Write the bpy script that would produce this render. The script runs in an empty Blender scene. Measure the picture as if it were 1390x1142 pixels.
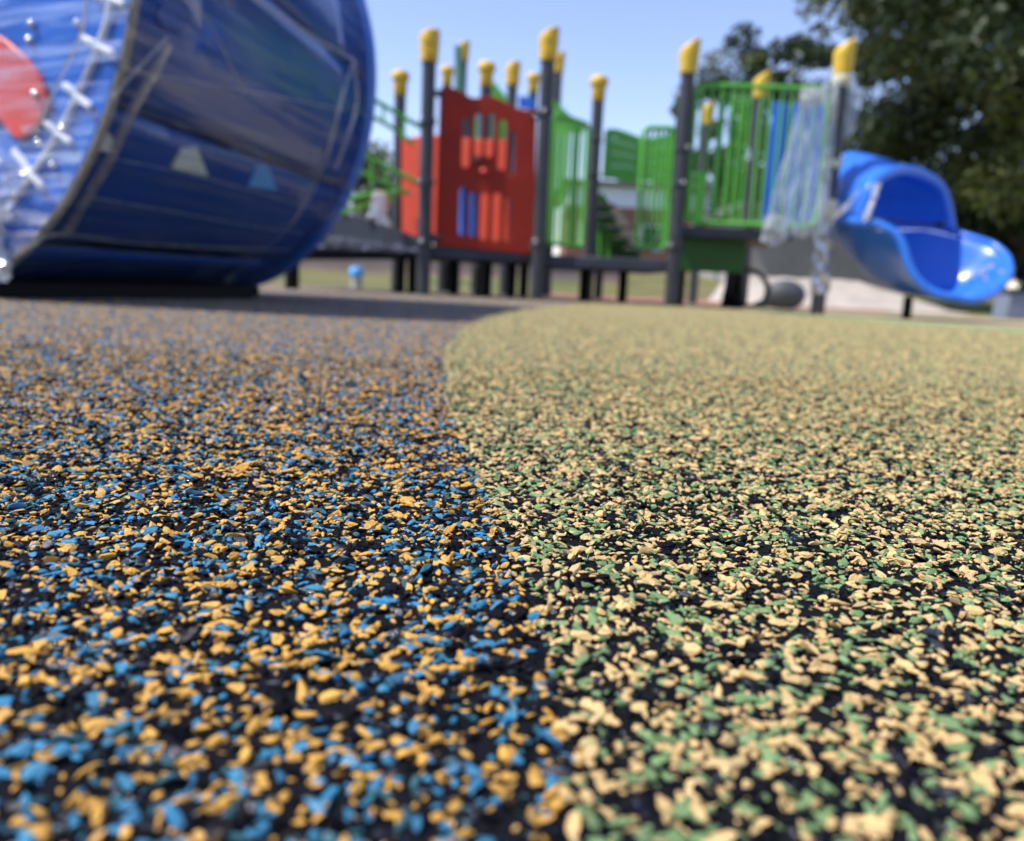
import bpy, bmesh, math, random
import numpy as np
from mathutils import Vector, Matrix

random.seed(7)
RNG = np.random.default_rng(11)
scn = bpy.context.scene
COL = scn.collection

# ------------------------------------------------------------------ camera
CAM_H = 0.12
PITCH, ROLL, FPX = math.radians(9.5), math.radians(2.58), 1100.0
cF = Vector((0, math.cos(PITCH), -math.sin(PITCH)))
cR0 = Vector((1, 0, 0)); cU0 = Vector((0, math.sin(PITCH), math.cos(PITCH)))
cR = cR0 * math.cos(ROLL) + cU0 * math.sin(ROLL)
cU = cU0 * math.cos(ROLL) - cR0 * math.sin(ROLL)
CP = Vector((0, 0, CAM_H))
cam = bpy.data.cameras.new('camera')
camo = bpy.data.objects.new('camera', cam); COL.objects.link(camo)
camo.matrix_world = Matrix(((cR.x, cU.x, -cF.x, CP.x), (cR.y, cU.y, -cF.y, CP.y), (cR.z, cU.z, -cF.z, CP.z), (0, 0, 0, 1)))
cam.sensor_width = 36.0
cam.lens = 36.0 * FPX / 1390.0
cam.clip_start = 0.01; cam.clip_end = 3000
cam.dof.use_dof = True
cam.dof.focus_distance = 0.40
cam.dof.aperture_fstop = 6.5
scn.camera = camo

# ------------------------------------------------------------------ sky, sun, exposure
SUN_H = Vector((-1.0, -0.2, 0)).normalized(); SUN_EL = math.radians(58)
SUN = SUN_H * math.cos(SUN_EL) + Vector((0, 0, math.sin(SUN_EL)))
w = bpy.data.worlds.new('World'); scn.world = w; w.use_nodes = True
wn = w.node_tree.nodes; wl = w.node_tree.links
sky = wn.new('ShaderNodeTexSky'); sky.sky_type = 'NISHITA'; sky.sun_disc = False
sky.sun_elevation = SUN_EL; sky.sun_rotation = math.atan2(SUN_H.x, SUN_H.y)
sky.air_density = 1.0; sky.dust_density = 0.25; sky.ozone_density = 3.0
tint = wn.new('ShaderNodeVectorMath'); tint.operation = 'MULTIPLY'; tint.inputs[1].default_value = (1.15, .985, 1.06)
wl.new(sky.outputs[0], tint.inputs[0]); wl.new(tint.outputs[0], wn['Background'].inputs[0]); wn['Background'].inputs[1].default_value = 0.15
sun = bpy.data.lights.new('sun', 'SUN'); sun.energy = 3.9; sun.angle = math.radians(0.55); sun.color = (1.0, 0.95, 0.88)
suno = bpy.data.objects.new('sun', sun); COL.objects.link(suno); suno.location = SUN * 50
suno.rotation_euler = (-SUN).to_track_quat('-Z', 'Y').to_euler()
scn.view_settings.view_transform = 'Standard'; scn.view_settings.look = 'None'
scn.view_settings.exposure = 0.62; scn.view_settings.gamma = 1.0
scn.render.engine = 'CYCLES'
scn.cycles.use_denoising = True
scn.cycles.max_bounces = 8; scn.cycles.transparent_max_bounces = 16

# ------------------------------------------------------------------ helpers
def at(px, py, Y):
    """photo pixel (1390 wide) -> world point at distance Y"""
    d = cF + cR * ((px - 695) / FPX) - cU * ((py - 571) / FPX)
    return CP + d * (Y / d.y)

def tag(o, label=None, cat=None, group=None, kind=None):
    if label: o['label'] = label
    if cat: o['category'] = cat
    if group: o['group'] = group
    if kind: o['kind'] = kind
    return o

def empty(name, loc=(0, 0, 0)):
    o = bpy.data.objects.new(name, None); COL.objects.link(o); o.location = loc
    o.empty_display_size = 0.1
    return o

class MB:
    def __init__(s): s.v = []; s.f = []
    def add(s, vs, fs):
        b = len(s.v); s.v += [tuple(p) for p in vs]; s.f += [tuple(b + i for i in f) for f in fs]
        return s
    def box(s, c, size, ux=(1, 0, 0), uy=None, uz=(0, 0, 1)):
        c = Vector(c); ux = Vector(ux).normalized(); uz = Vector(uz).normalized()
        uy = Vector(uy).normalized() if uy else uz.cross(ux)
        h = [k / 2 for k in size]
        vs = [c + ux * (h[0] * i) + uy * (h[1] * j) + uz * (h[2] * k) for i in (-1, 1) for j in (-1, 1) for k in (-1, 1)]
        return s.add(vs, [(0, 1, 3, 2), (4, 6, 7, 5), (0, 4, 5, 1), (2, 3, 7, 6), (0, 2, 6, 4), (1, 5, 7, 3)])
    def tube(s, pts, r, n=10, cap=True, closed=False):
        pts = [Vector(p) for p in pts]; m = len(pts)
        rr = r if isinstance(r, (list, tuple)) else [r] * m
        rings = []; up = None
        for i, p in enumerate(pts):
            if closed: d = pts[(i + 1) % m] - pts[i - 1]
            else: d = pts[min(i + 1, m - 1)] - pts[max(i - 1, 0)]
            d.normalize()
            if up is None:
                up = Vector((0, 0, 1)) if abs(d.z) < .9 else Vector((0, 1, 0))
            x = d.cross(up).normalized(); up = x.cross(d).normalized()
            rings.append([p + (x * math.cos(a) + up * math.sin(a)) * rr[i] for a in [2 * math.pi * k / n for k in range(n)]])
        vs = [q for ring in rings for q in ring]; fs = []
        for i in range(m if closed else m - 1):
            j = (i + 1) % m
            for k in range(n): fs.append((i * n + k, i * n + (k + 1) % n, j * n + (k + 1) % n, j * n + k))
        if cap and not closed: fs += [tuple(range(n))[::-1], tuple((m - 1) * n + k for k in range(n))]
        return s.add(vs, fs)
    def lathe(s, prof, c=(0, 0, 0), n=24, tilt=0.0):
        """prof: (r,z) rows; tilt slants the z of the upper rows along +x"""
        c = Vector(c); vs = []; fs = []
        for (r, z, *k) in prof:
            kk = k[0] if k else 0
            for i in range(n):
                a = 2 * math.pi * i / n; x = r * math.cos(a)
                vs.append(c + Vector((x, r * math.sin(a), z + kk * tilt * x)))
        m = len(prof)
        for i in range(m - 1):
            for k in range(n): fs.append((i * n + k, i * n + (k + 1) % n, (i + 1) * n + (k + 1) % n, (i + 1) * n + k))
        fs += [tuple(range(n))[::-1], tuple((m - 1) * n + k for k in range(n))]
        return s.add(vs, fs)
    def ball(s, c, r, sc=(1, 1, 1), n=10):
        c = Vector(c); vs = []; fs = []
        m = n // 2 + 1
        for i in range(m + 1):
            th = math.pi * i / m
            for k in range(n):
                a = 2 * math.pi * k / n
                vs.append(c + Vector((r * sc[0] * math.sin(th) * math.cos(a), r * sc[1] * math.sin(th) * math.sin(a), r * sc[2] * math.cos(th))))
        for i in range(m):
            for k in range(n): fs.append((i * n + k, (i + 1) * n + k, (i + 1) * n + (k + 1) % n, i * n + (k + 1) % n))
        return s.add(vs, fs)
    def build(s, name, mat, parent=None, smooth=True, bevel=0, sub=0, solid=0):
        me = bpy.data.meshes.new(name); me.from_pydata(s.v, [], s.f); me.update()
        bm = bmesh.new(); bm.from_mesh(me); bmesh.ops.recalc_face_normals(bm, faces=bm.faces); bm.to_mesh(me); bm.free()
        me.materials.append(M[mat])
        o = bpy.data.objects.new(name, me); COL.objects.link(o)
        if solid:
            md = o.modifiers.new('solid', 'SOLIDIFY'); md.thickness = solid; md.offset = 0
        if sub:
            md = o.modifiers.new('sub', 'SUBSURF'); md.levels = sub; md.render_levels = sub
        if bevel:
            md = o.modifiers.new('bev', 'BEVEL'); md.width = bevel; md.segments = 2; md.limit_method = 'ANGLE'
        if smooth:
            me.shade_smooth()
            if not sub:
                me.set_sharp_from_angle(angle=math.radians(38))
        if parent is not None: setpar(o, parent)
        return o

def setpar(o, p):
    o.parent = p
    bpy.context.view_layer.update()
    o.matrix_parent_inverse = p.matrix_world.inverted()

def plate(name, outer, holes, thick, mat, parent, O, X, Y, bevel=0.004):
    """flat panel with real holes; outer/holes 2-D (metres) in the plane O,X,Y"""
    cu = bpy.data.curves.new('tmp', 'CURVE'); cu.dimensions = '2D'; cu.fill_mode = 'BOTH'
    cu.extrude = thick / 2 - bevel; cu.bevel_depth = bevel; cu.bevel_resolution = 1; cu.offset = -bevel
    for pts in [outer] + holes:
        sp = cu.splines.new('POLY'); sp.points.add(len(pts) - 1); sp.use_cyclic_u = True
        for q, p in zip(sp.points, pts): q.co = (p[0], p[1], 0, 1)
    ob = bpy.data.objects.new('tmp', cu); COL.objects.link(ob)
    bpy.context.view_layer.update()
    me = bpy.data.meshes.new_from_object(ob.evaluated_get(bpy.context.evaluated_depsgraph_get()))
    bpy.data.objects.remove(ob); bpy.data.curves.remove(cu)
    X = Vector(X).normalized(); Y = Vector(Y).normalized(); Z = X.cross(Y)
    me.transform(Matrix(((X.x, Y.x, Z.x, O[0]), (X.y, Y.y, Z.y, O[1]), (X.z, Y.z, Z.z, O[2]), (0, 0, 0, 1))))
    me.name = name; me.materials.clear(); me.materials.append(M[mat])
    o = bpy.data.objects.new(name, me); COL.objects.link(o)
    if parent is not None: setpar(o, parent)
    return o

def slot(cx, cy, w, h, n=6):
    r = w / 2; pts = []
    for k in range(n + 1): a = math.pi * k / n; pts.append((cx + r * math.cos(a), cy + h / 2 - r + r * math.sin(a)))
    for k in range(n + 1): a = math.pi + math.pi * k / n; pts.append((cx + r * math.cos(a), cy - h / 2 + r + r * math.sin(a)))
    return pts

def spline(pts, n=6):
    P = [Vector(p) for p in pts]; out = []
    for i in range(len(P) - 1):
        p0 = P[max(i - 1, 0)]; p1 = P[i]; p2 = P[i + 1]; p3 = P[min(i + 2, len(P) - 1)]
        for k in range(n):
            t = k / n
            out.append(0.5 * (2 * p1 + (p2 - p0) * t + (2 * p0 - 5 * p1 + 4 * p2 - p3) * t * t + (3 * p1 - p0 - 3 * p2 + p3) * t ** 3))
    out.append(P[-1]); return out

# ------------------------------------------------------------------ materials
M = {}
def mat(name, col, rough=.5, var=0.0, scale=8.0, bump=0.0, bscale=120.0, metal=0.0, coat=0.0, trans=0.0, spec=.5, stretch=None):
    m = bpy.data.materials.new(name); m.use_nodes = True; M[name] = m
    nt = m.node_tree; n = nt.nodes; l = nt.links; b = n['Principled BSDF']
    b.inputs['Base Color'].default_value = (*col, 1); b.inputs['Roughness'].default_value = rough
    b.inputs['Metallic'].default_value = metal; b.inputs['Coat Weight'].default_value = coat
    b.inputs['Specular IOR Level'].default_value = spec
    geo = n.new('ShaderNodeNewGeometry'); src = geo.outputs['Position']
    if stretch:
        mp = n.new('ShaderNodeMapping'); mp.inputs['Scale'].default_value = stretch
        l.new(src, mp.inputs['Vector']); src = mp.outputs[0]
    if var:
        t = n.new('ShaderNodeTexNoise'); t.inputs['Scale'].default_value = scale; t.inputs['Detail'].default_value = 6
        l.new(src, t.inputs['Vector'])
        r = n.new('ShaderNodeMapRange'); r.inputs[3].default_value = 1 - var; r.inputs[4].default_value = 1 + var
        r.inputs[1].default_value = .3; r.inputs[2].default_value = .7
        l.new(t.outputs[0], r.inputs[0])
        x = n.new('ShaderNodeVectorMath'); x.operation = 'SCALE'; x.inputs[0].default_value = col
        l.new(r.outputs[0], x.inputs['Scale']); l.new(x.outputs[0], b.inputs['Base Color'])
        r2 = n.new('ShaderNodeMapRange'); r2.inputs[3].default_value = rough * .8; r2.inputs[4].default_value = min(1, rough * 1.25)
        l.new(t.outputs[0], r2.inputs[0]); l.new(r2.outputs[0], b.inputs['Roughness'])
    if bump:
        t = n.new('ShaderNodeTexNoise'); t.inputs['Scale'].default_value = bscale; t.inputs['Detail'].default_value = 4
        l.new(src, t.inputs['Vector'])
        bp = n.new('ShaderNodeBump'); bp.inputs['Strength'].default_value = bump; bp.inputs['Distance'].default_value = .01
        l.new(t.outputs[0], bp.inputs['Height']); l.new(bp.outputs[0], b.inputs['Normal'])
    if trans:
        tr = n.new('ShaderNodeBsdfTranslucent'); tr.inputs[0].default_value = (*[min(1, c * 1.3) for c in col], 1)
        mx = n.new('ShaderNodeMixShader'); mx.inputs[0].default_value = trans
        l.new(b.outputs[0], mx.inputs[1]); l.new(tr.outputs[0], mx.inputs[2]); l.new(mx.outputs[0], n['Material Output'].inputs[0])
    return m

mat('post_grey', (.045, .047, .052), .42, .18, 6, .05, 400)
mat('cap_yellow', (.72, .47, .03), .45, .10, 12, .1, 90)
mat('panel_red', (.37, .034, .017), .5, .08, 5, .06, 220, spec=.2)
mat('panel_orange', (.82, .13, .06), .38, .06, 5, .05, 220, trans=.5)
mat('green', (.125, .48, .055), .36, .10, 6, .04, 300)
mat('green_frost', (.48, .72, .45), .4, .08, 6, trans=.55)
mat('green_pale', (.16, .38, .27), .4, .1, 6, trans=.3)
mat('green_dark', (.018, .10, .008), .45, .15, 4, .05, 200)
mat('deck_vinyl', (.045, .052, .068), .5, .2, 10, .2, 200)
mat('deck_grate', (.10, .105, .11), .32, .25, 25, .5, 160, metal=.3)
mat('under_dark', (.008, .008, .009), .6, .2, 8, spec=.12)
mat('blue_plastic', (.030, .16, .62), .4, .08, 4, .04, 60, spec=.14)
mat('blue_slide', (.032, .17, .66), .26, .08, 4, .03, 30, spec=.32)
mat('blue_dark', (.012, .055, .28), .3, .12, 3, .05, 40, coat=.2)
mat('blue_shell', (.018, .082, .37), .13, .10, 2, .02, 5, coat=.5)
mat('blue_bright', (.034, .18, .68), .3, .06, 6)
mat('petal_red', (.72, .06, .035), .35, .08, 6, .04, 150)
mat('white_bead', (.85, .86, .88), .3, .05, 20)
mat('bolt_metal', (.75, .74, .72), .16, .1, 40, metal=.9)
mat('edge_tan', (.27, .25, .20), .6, .15, 30)
mat('daylight_pale', (.93, .96, .88), .3, .05, 12, trans=.1)
mat('daylight_lid_blue', (.16, .52, 1.0), .3, .1, 12, trans=.1)
mat('tan_foam', (.62, .58, .40), .7, .1, 40, .3, 80)
mat('leaf', (.028, .048, .014), .5, .45, 1.3, trans=.28)
mat('leaf_light', (.085, .11, .028), .45, .4, 1.5, trans=.45)  # lighter leaf tone, with crown highlights put into the colour
mat('leaf_dark', (.02, .036, .012), .55, .4, 1.2, trans=.2)
mat('bark', (.075, .055, .04), .9, .35, 9, .8, 20)
mat('wall_grey', (.34, .32, .30), .85, .12, 1.2, .15, 30)
mat('stone_cream', (.41, .36, .30), .9, .22, 3, .4, 25, stretch=(1, 1, 4))
mat('brick_red', (.25, .12, .075), .9, .2, 1.6, .2, 30, stretch=(1, 1, 5))
mat('brick_pink', (.46, .33, .27), .9, .18, 2, .2, 40, stretch=(1, 1, 5))
mat('siding_white', (.70, .74, .80), .6, .06, 1)
mat('glass_dark', (.03, .035, .045), .08, .1, 3)
mat('roof_grey', (.12, .12, .125), .8, .15, 4)
mat('bag_grey', (.06, .068, .08), .6, .2, 14, .3, 30)
mat('box_bluegrey', (.17, .21, .28), .6, .12, 8)
mat('hose_black', (.015, .015, .016), .45, .2, 40)
mat('concrete', (.42, .39, .35), .9, .12, 4, .2, 60)
mat('kick_tan', (.30, .27, .21), .8, .2, 6)

def film_mat(name, lo, hi, scale, stretch, col=(.8, .84, .88), rough=.16, gloss=.55):
    m = bpy.data.materials.new(name); m.use_nodes = True; M[name] = m
    n = m.node_tree.nodes; l = m.node_tree.links
    n.remove(n['Principled BSDF'])
    tc = n.new('ShaderNodeTexCoord'); mp = n.new('ShaderNodeMapping'); mp.inputs['Scale'].default_value = stretch
    l.new(tc.outputs['UV'] if 'uv' in name else tc.outputs['Object'], mp.inputs[0])
    t = n.new('ShaderNodeTexNoise'); t.inputs['Scale'].default_value = scale; t.inputs['Detail'].default_value = 5; t.inputs['Distortion'].default_value = .6
    l.new(mp.outputs[0], t.inputs['Vector'])
    r = n.new('ShaderNodeMapRange'); r.inputs[1].default_value = .42; r.inputs[2].default_value = .75
    r.inputs[3].default_value = lo; r.inputs[4].default_value = hi; l.new(t.outputs[0], r.inputs[0])
    tr = n.new('ShaderNodeBsdfTransparent'); tr.inputs[0].default_value = (.96, .97, .98, 1)
    df = n.new('ShaderNodeBsdfDiffuse'); df.inputs[0].default_value = (*col, 1)
    tl = n.new('ShaderNodeBsdfTranslucent'); tl.inputs[0].default_value = (*col, 1)
    gl = n.new('ShaderNodeBsdfGlossy'); gl.inputs[1].default_value = rough; gl.inputs[0].default_value = (.9, .9, .9, 1)
    bp = n.new('ShaderNodeBump'); bp.inputs['Strength'].default_value = .7; bp.inputs['Distance'].default_value = .02
    l.new(t.outputs[0], bp.inputs['Height']); l.new(bp.outputs[0], gl.inputs[2])
    m1 = n.new('ShaderNodeMixShader'); l.new(df.outputs[0], m1.inputs[1]); l.new(tl.outputs[0], m1.inputs[2])
    m2 = n.new('ShaderNodeMixShader'); m2.inputs[0].default_value = gloss; l.new(m1.outputs[0], m2.inputs[1]); l.new(gl.outputs[0], m2.inputs[2])
    m3 = n.new('ShaderNodeMixShader'); l.new(r.outputs[0], m3.inputs[0]); l.new(tr.outputs[0], m3.inputs[1]); l.new(m2.outputs[0], m3.inputs[2])
    l.new(m3.outputs[0], n['Material Output'].inputs[0])
    return m
film_mat('film_drum', .04, .36, 3.0, (.6, .6, 20.0), col=(.62, .66, .72))
film_mat('film_face', .02, .55, 3.0, (.8, .8, 14.0))
film_mat('film_hang', .28, 1.0, 5.0, (9, 3, 1.2), col=(.9, .92, .95), rough=.3, gloss=.3)
film_mat('film_crumple', .45, 1.0, 9.0, (1, 1, 2.0), rough=.22)
film_mat('film_fold', .35, .8, 30.0, (1, 1, 1), col=(.55, .53, .48), rough=.3)
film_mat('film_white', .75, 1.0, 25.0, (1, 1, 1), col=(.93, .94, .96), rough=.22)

# ------------------------------------------------------------------ ground
# outline of the olive field in the rubber surface (metres)
EDGE_B = [(0.10, 0.020), (0.161, 0.017), (0.202, 0.017), (0.268, 0.014), (0.375, 0.001), (0.511, -0.025), (0.748, -0.058),
          (0.969, -0.085), (1.45, -0.127), (2.2, -0.141), (2.9, -0.112), (3.47, -0.067), (4.1, 0.03), (4.83, 0.187), (5.6, .36), (6.44, 0.62), (7.0, 1.2), (7.6, 3.0)]
EDGE_E = [(.4, 6.4), (1.0, 6.9), (1.35, 6.95), (1.65, 6.6), (1.85, 5.6), (2.0, 4.75), (2.5, 4.1), (3.6, 3.6), (6.0, 3.2)]
def XB(y): return np.interp(y, [e[0] for e in EDGE_B], [e[1] for e in EDGE_B])
PAD = [(-7, -2), (6, -2), (6, 3.75), (3.6, 4.1), (2.55, 4.75), (2.12, 5.5), (2.0, 6.4), (1.95, 9.4), (-7, 9.4)]

def inpoly(x, y, P=PAD):
    c = False; j = len(P) - 1
    for i in range(len(P)):
        if (P[i][1] > y) != (P[j][1] > y) and x < (P[j][0] - P[i][0]) * (y - P[i][1]) / (P[j][1] - P[i][1]) + P[i][0]: c = not c
        j = i
    return c

def region_nodes(n, l):
    """returns sockets: olive mask, green mask from world position"""
    geo = n.new('ShaderNodeNewGeometry'); sp = n.new('ShaderNodeSeparateXYZ'); l.new(geo.outputs['Position'], sp.inputs[0])
    def fc(src, pts, x0, x1, y0, y1):
        mr = n.new('ShaderNodeMapRange'); mr.inputs[1].default_value = x0; mr.inputs[2].default_value = x1; l.new(src, mr.inputs[0])
        c = n.new('ShaderNodeFloatCurve'); l.new(mr.outputs[0], c.inputs['Value'])
        cv = c.mapping.curves[0]
        q = [((a - x0) / (x1 - x0), (b - y0) / (y1 - y0)) for a, b in pts]
        cv.points[0].location = q[0]; cv.points[1].location = q[-1]
        for p in q[1:-1]: cv.points.new(*p)
        for p in cv.points: p.handle_type = 'VECTOR'
        c.mapping.update()
        m2 = n.new('ShaderNodeMapRange'); m2.inputs[3].default_value = y0; m2.inputs[4].default_value = y1; l.new(c.outputs[0], m2.inputs[0])
        return m2.outputs[0]
    def mth(op, a, b):
        x = n.new('ShaderNodeMath'); x.operation = op
        for i, k in enumerate((a, b)):
            if isinstance(k, (int, float)): x.inputs[i].default_value = k
            else: l.new(k, x.inputs[i])
        return x.outputs[0]
    xb = fc(sp.outputs[1], EDGE_B, .10, 7.6, -.2, 3.2)
    ye = fc(sp.outputs[0], EDGE_E, .4, 6.0, 3.0, 7.2)
    right = mth('GREATER_THAN', sp.outputs[0], xb)
    olive = mth('MULTIPLY', right, mth('LESS_THAN', sp.outputs[1], ye))
    green = mth('MULTIPLY', mth('MULTIPLY', right, mth('GREATER_THAN', sp.outputs[1], ye)), mth('GREATER_THAN', sp.outputs[0], 1.88))
    return olive, green

# palettes (linear base colours)
C_YEL = (.69, .375, .07); C_BLU = (.038, .215, .37); C_CRM = (.67, .46, .19); C_GRN = (.185, .30, .12); C_BLK = (.005, .0055, .008); C_TEAL = (.022, .115, .15)

def granule_shader(name, far):
    m = bpy.data.materials.new(name); m.use_nodes = True; M[name] = m
    n = m.node_tree.nodes; l = m.node_tree.links; b = n['Principled BSDF']
    b.inputs['Roughness'].default_value = .45; b.inputs['Specular IOR Level'].default_value = .25
    if not far:
        a = n.new('ShaderNodeAttribute'); a.attribute_type = 'INSTANCER'; a.attribute_name = 'gcol'
        geo = n.new('ShaderNodeNewGeometry')
        t = n.new('ShaderNodeTexNoise'); t.inputs['Scale'].default_value = 1500; t.inputs['Detail'].default_value = 4
        l.new(geo.outputs['Position'], t.inputs['Vector'])
        r = n.new('ShaderNodeMapRange'); r.inputs[3].default_value = .72; r.inputs[4].default_value = 1.22; l.new(t.outputs[0], r.inputs[0])
        x = n.new('ShaderNodeVectorMath'); x.operation = 'SCALE'; l.new(a.outputs['Color'], x.inputs[0]); l.new(r.outputs[0], x.inputs['Scale'])
        l.new(x.outputs[0], b.inputs['Base Color'])
        bp = n.new('ShaderNodeBump'); bp.inputs['Strength'].default_value = .9; bp.inputs['Distance'].default_value = .0007
        l.new(t.outputs[0], bp.inputs['Height']); l.new(bp.outputs[0], b.inputs['Normal'])
        a2 = n.new('ShaderNodeAttribute'); a2.attribute_type = 'INSTANCER'; a2.attribute_name = 'gloss'
        l.new(a2.outputs['Fac'], b.inputs['Roughness'])
        a3 = n.new('ShaderNodeAttribute'); a3.attribute_type = 'INSTANCER'; a3.attribute_name = 'spc'
        l.new(a3.outputs['Fac'], b.inputs['Specular IOR Level'])
    else:
        b.inputs['Specular IOR Level'].default_value = .45
        a = n.new('ShaderNodeAttribute'); a.attribute_name = 'rnd'
        def ramp(stops):
            c = n.new('ShaderNodeValToRGB'); c.color_ramp.interpolation = 'CONSTANT'
            e = c.color_ramp.elements
            e[0].position = 0; e[0].color = (*stops[0][1], 1); e[1].position = stops[1][0]; e[1].color = (*stops[1][1], 1)
            for p, q in stops[2:]: k = e.new(p); k.color = (*q, 1)
            l.new(a.outputs['Fac'], c.inputs[0]); return c.outputs[0]
        r0 = ramp([(0, C_YEL), (.32, C_BLU), (.59, C_BLK)])
        r1 = ramp([(0, C_CRM), (.41, C_GRN), (.70, C_BLK)])
        r2 = ramp([(0, C_GRN), (.62, (.22, .42, .12)), (.90, C_CRM), (.95, C_BLK)])
        ol, gr = region_nodes(n, l)
        def mix(f, x, y):
            k = n.new('ShaderNodeMix'); k.data_type = 'RGBA'; l.new(f, k.inputs[0]); l.new(x, k.inputs[6]); l.new(y, k.inputs[7]); return k.outputs[2]
        l.new(mix(gr, mix(ol, r0, r1), r2), b.inputs['Base Color'])
    return m
granule_shader('granule_near', False); granule_shader('granule_far', True)

def pad_mat():
    m = bpy.data.materials.new('pad'); m.use_nodes = True; M['pad'] = m
    n = m.node_tree.nodes; l = m.node_tree.links; b = n['Principled BSDF']; b.inputs['Roughness'].default_value = .8
    ol, gr = region_nodes(n, l)
    geo = n.new('ShaderNodeNewGeometry')
    vo = n.new('ShaderNodeTexVoronoi'); vo.inputs['Scale'].default_value = 330; l.new(geo.outputs['Position'], vo.inputs['Vector'])
    sp = n.new('ShaderNodeSeparateColor'); l.new(vo.outputs['Color'], sp.inputs[0])
    def ramp(stops):
        c = n.new('ShaderNodeValToRGB'); c.color_ramp.interpolation = 'CONSTANT'; e = c.color_ramp.elements
        e[0].position = 0; e[0].color = (*stops[0][1], 1); e[1].position = stops[1][0]; e[1].color = (*stops[1][1], 1)
        for p, q in stops[2:]: k = e.new(p); k.color = (*q, 1)
        l.new(sp.outputs[0], c.inputs[0]); return c.outputs[0]
    r0 = ramp([(0, C_YEL), (.22, C_BLU), (.4, C_BLK)]); r1 = ramp([(0, C_CRM), (.35, C_GRN), (.55, C_BLK)]); r2 = ramp([(0, C_GRN), (.8, C_BLK)])
    def mix(f, x, y):
        k = n.new('ShaderNodeMix'); k.data_type = 'RGBA'; l.new(f, k.inputs[0]); l.new(x, k.inputs[6]); l.new(y, k.inputs[7]); return k.outputs[2]
    b.inputs['Base Color'].default_value = (.007, .0075, .010, 1); b.inputs['Specular IOR Level'].default_value = .05
pad_mat()

def terrain_mat():
    m = bpy.data.materials.new('terrain'); m.use_nodes = True; M['terrain'] = m
    n = m.node_tree.nodes; l = m.node_tree.links; b = n['Principled BSDF']; b.inputs['Roughness'].default_value = .95
    geo = n.new('ShaderNodeNewGeometry')
    t = n.new('ShaderNodeTexNoise'); t.inputs['Scale'].default_value = .35; t.inputs['Detail'].default_value = 8; l.new(geo.outputs['Position'], t.inputs['Vector'])
    c = n.new('ShaderNodeValToRGB'); e = c.color_ramp.elements
    e[0].position = .36; e[0].color = (.24, .20, .09, 1); e[1].position = .62; e[1].color = (.10, .145, .028, 1)
    k = e.new(.5); k.color = (.21, .20, .06, 1)
    l.new(t.outputs[0], c.inputs[0])
    t2 = n.new('ShaderNodeTexNoise'); t2.inputs['Scale'].default_value = 60; t2.inputs['Detail'].default_value = 5; l.new(geo.outputs['Position'], t2.inputs['Vector'])
    r = n.new('ShaderNodeMapRange'); r.inputs[3].default_value = .55; r.inputs[4].default_value = 1.4; l.new(t2.outputs[0], r.inputs[0])
    x = n.new('ShaderNodeVectorMath'); x.operation = 'SCALE'; l.new(c.outputs[0], x.inputs[0]); l.new(r.outputs[0], x.inputs['Scale'])
    l.new(x.outputs[0], b.inputs['Base Color'])
    bp = n.new('ShaderNodeBump'); bp.inputs['Distance'].default_value = .05; l.new(t2.outputs[0], bp.inputs['Height']); l.new(bp.outputs[0], b.inputs['Normal'])
terrain_mat()
mat('dirt', (.33, .27, .15), .95, .25, 6, .5, 60)
mat('track_red', (.42, .17, .12), .9, .15, 5, .2, 80)

def ground_z(x, y):
    d = max(0.0, min(1.0, (y - 15) / 22.0)); d = d * d * (3 - 2 * d)
    return -0.02 + 1.0 * d + 0.03 * math.sin(x * .23) * d
xs = sorted(set([-900, -400, -200, -120] + list(range(-80, 81, 4)) + [120, 200, 400, 900]))
ys = sorted(set([-900, -300, -120, -60, -30, -12, -4, 2, 8] + list(range(12, 62, 2)) + [70, 90, 140, 250, 500, 1500]))
g = MB(); nx = len(xs)
g.v = [(x, y, ground_z(x, y)) for y in ys for x in xs]
g.f = [(j * nx + i, j * nx + i + 1, (j + 1) * nx + i + 1, (j + 1) * nx + i) for j in range(len(ys) - 1) for i in range(nx - 1)]
tag(g.build('ground', 'terrain'), kind='structure')

def sheet(name, P, z, m):
    b = MB(); b.v = [(x, y, z) for x, y in P]; b.f = [tuple(range(len(P)))]
    return tag(b.build(name, m, smooth=False), kind='structure')
sheet('dirt_border', [(1.2, 3.0), (14, 2.6), (15, 8.2), (9, 10.2), (1.2, 10.6)], -0.012, 'dirt')
sheet('running_track', [(.2, 10.9), (4.9, 10.9), (6.9, 15), (.2, 15)], -0.008, 'track_red')
b = MB(); P = PAD
b.v = [(x, y, 0.0) for x, y in P] + [(x, y, -.06) for x, y in P]; k = len(P)
b.f = [tuple(range(k))] + [(i, (i + 1) % k, k + (i + 1) % k, k + i) for i in range(k)]
tag(b.build('rubber_pavement', 'pad', smooth=False), kind='structure')

# ---- granules of the rubber surface: one object, real lumps
proto = bpy.data.collections.new('granule_shapes')
def lump(seed, sub, amp):
    r = np.random.default_rng(seed)
    bm = bmesh.new(); bmesh.ops.create_icosphere(bm, subdivisions=sub, radius=1.0)
    D = r.normal(size=(7, 3)); D /= np.linalg.norm(D, axis=1)[:, None]; A = r.uniform(-amp, amp, 7); K = r.uniform(1.5, 3.2, 7); PH = r.uniform(0, 6.28, 7)
    cuts = r.normal(size=(10, 3)); cuts /= np.linalg.norm(cuts, axis=1)[:, None]; cd = r.uniform(.38, .78, 10)
    for v in bm.verts:
        p = np.array(v.co)
        s = 1 + sum(A[i] * math.sin(K[i] * float(D[i] @ p) * 2 + PH[i]) for i in range(7))
        p = p * max(.45, s)
        for c, d in zip(cuts, cd):
            h = float(c @ p)
            if h > d: p = p - c * (h - d) * .97
        v.co = Vector(p)
    return bm
NV = 14
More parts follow.
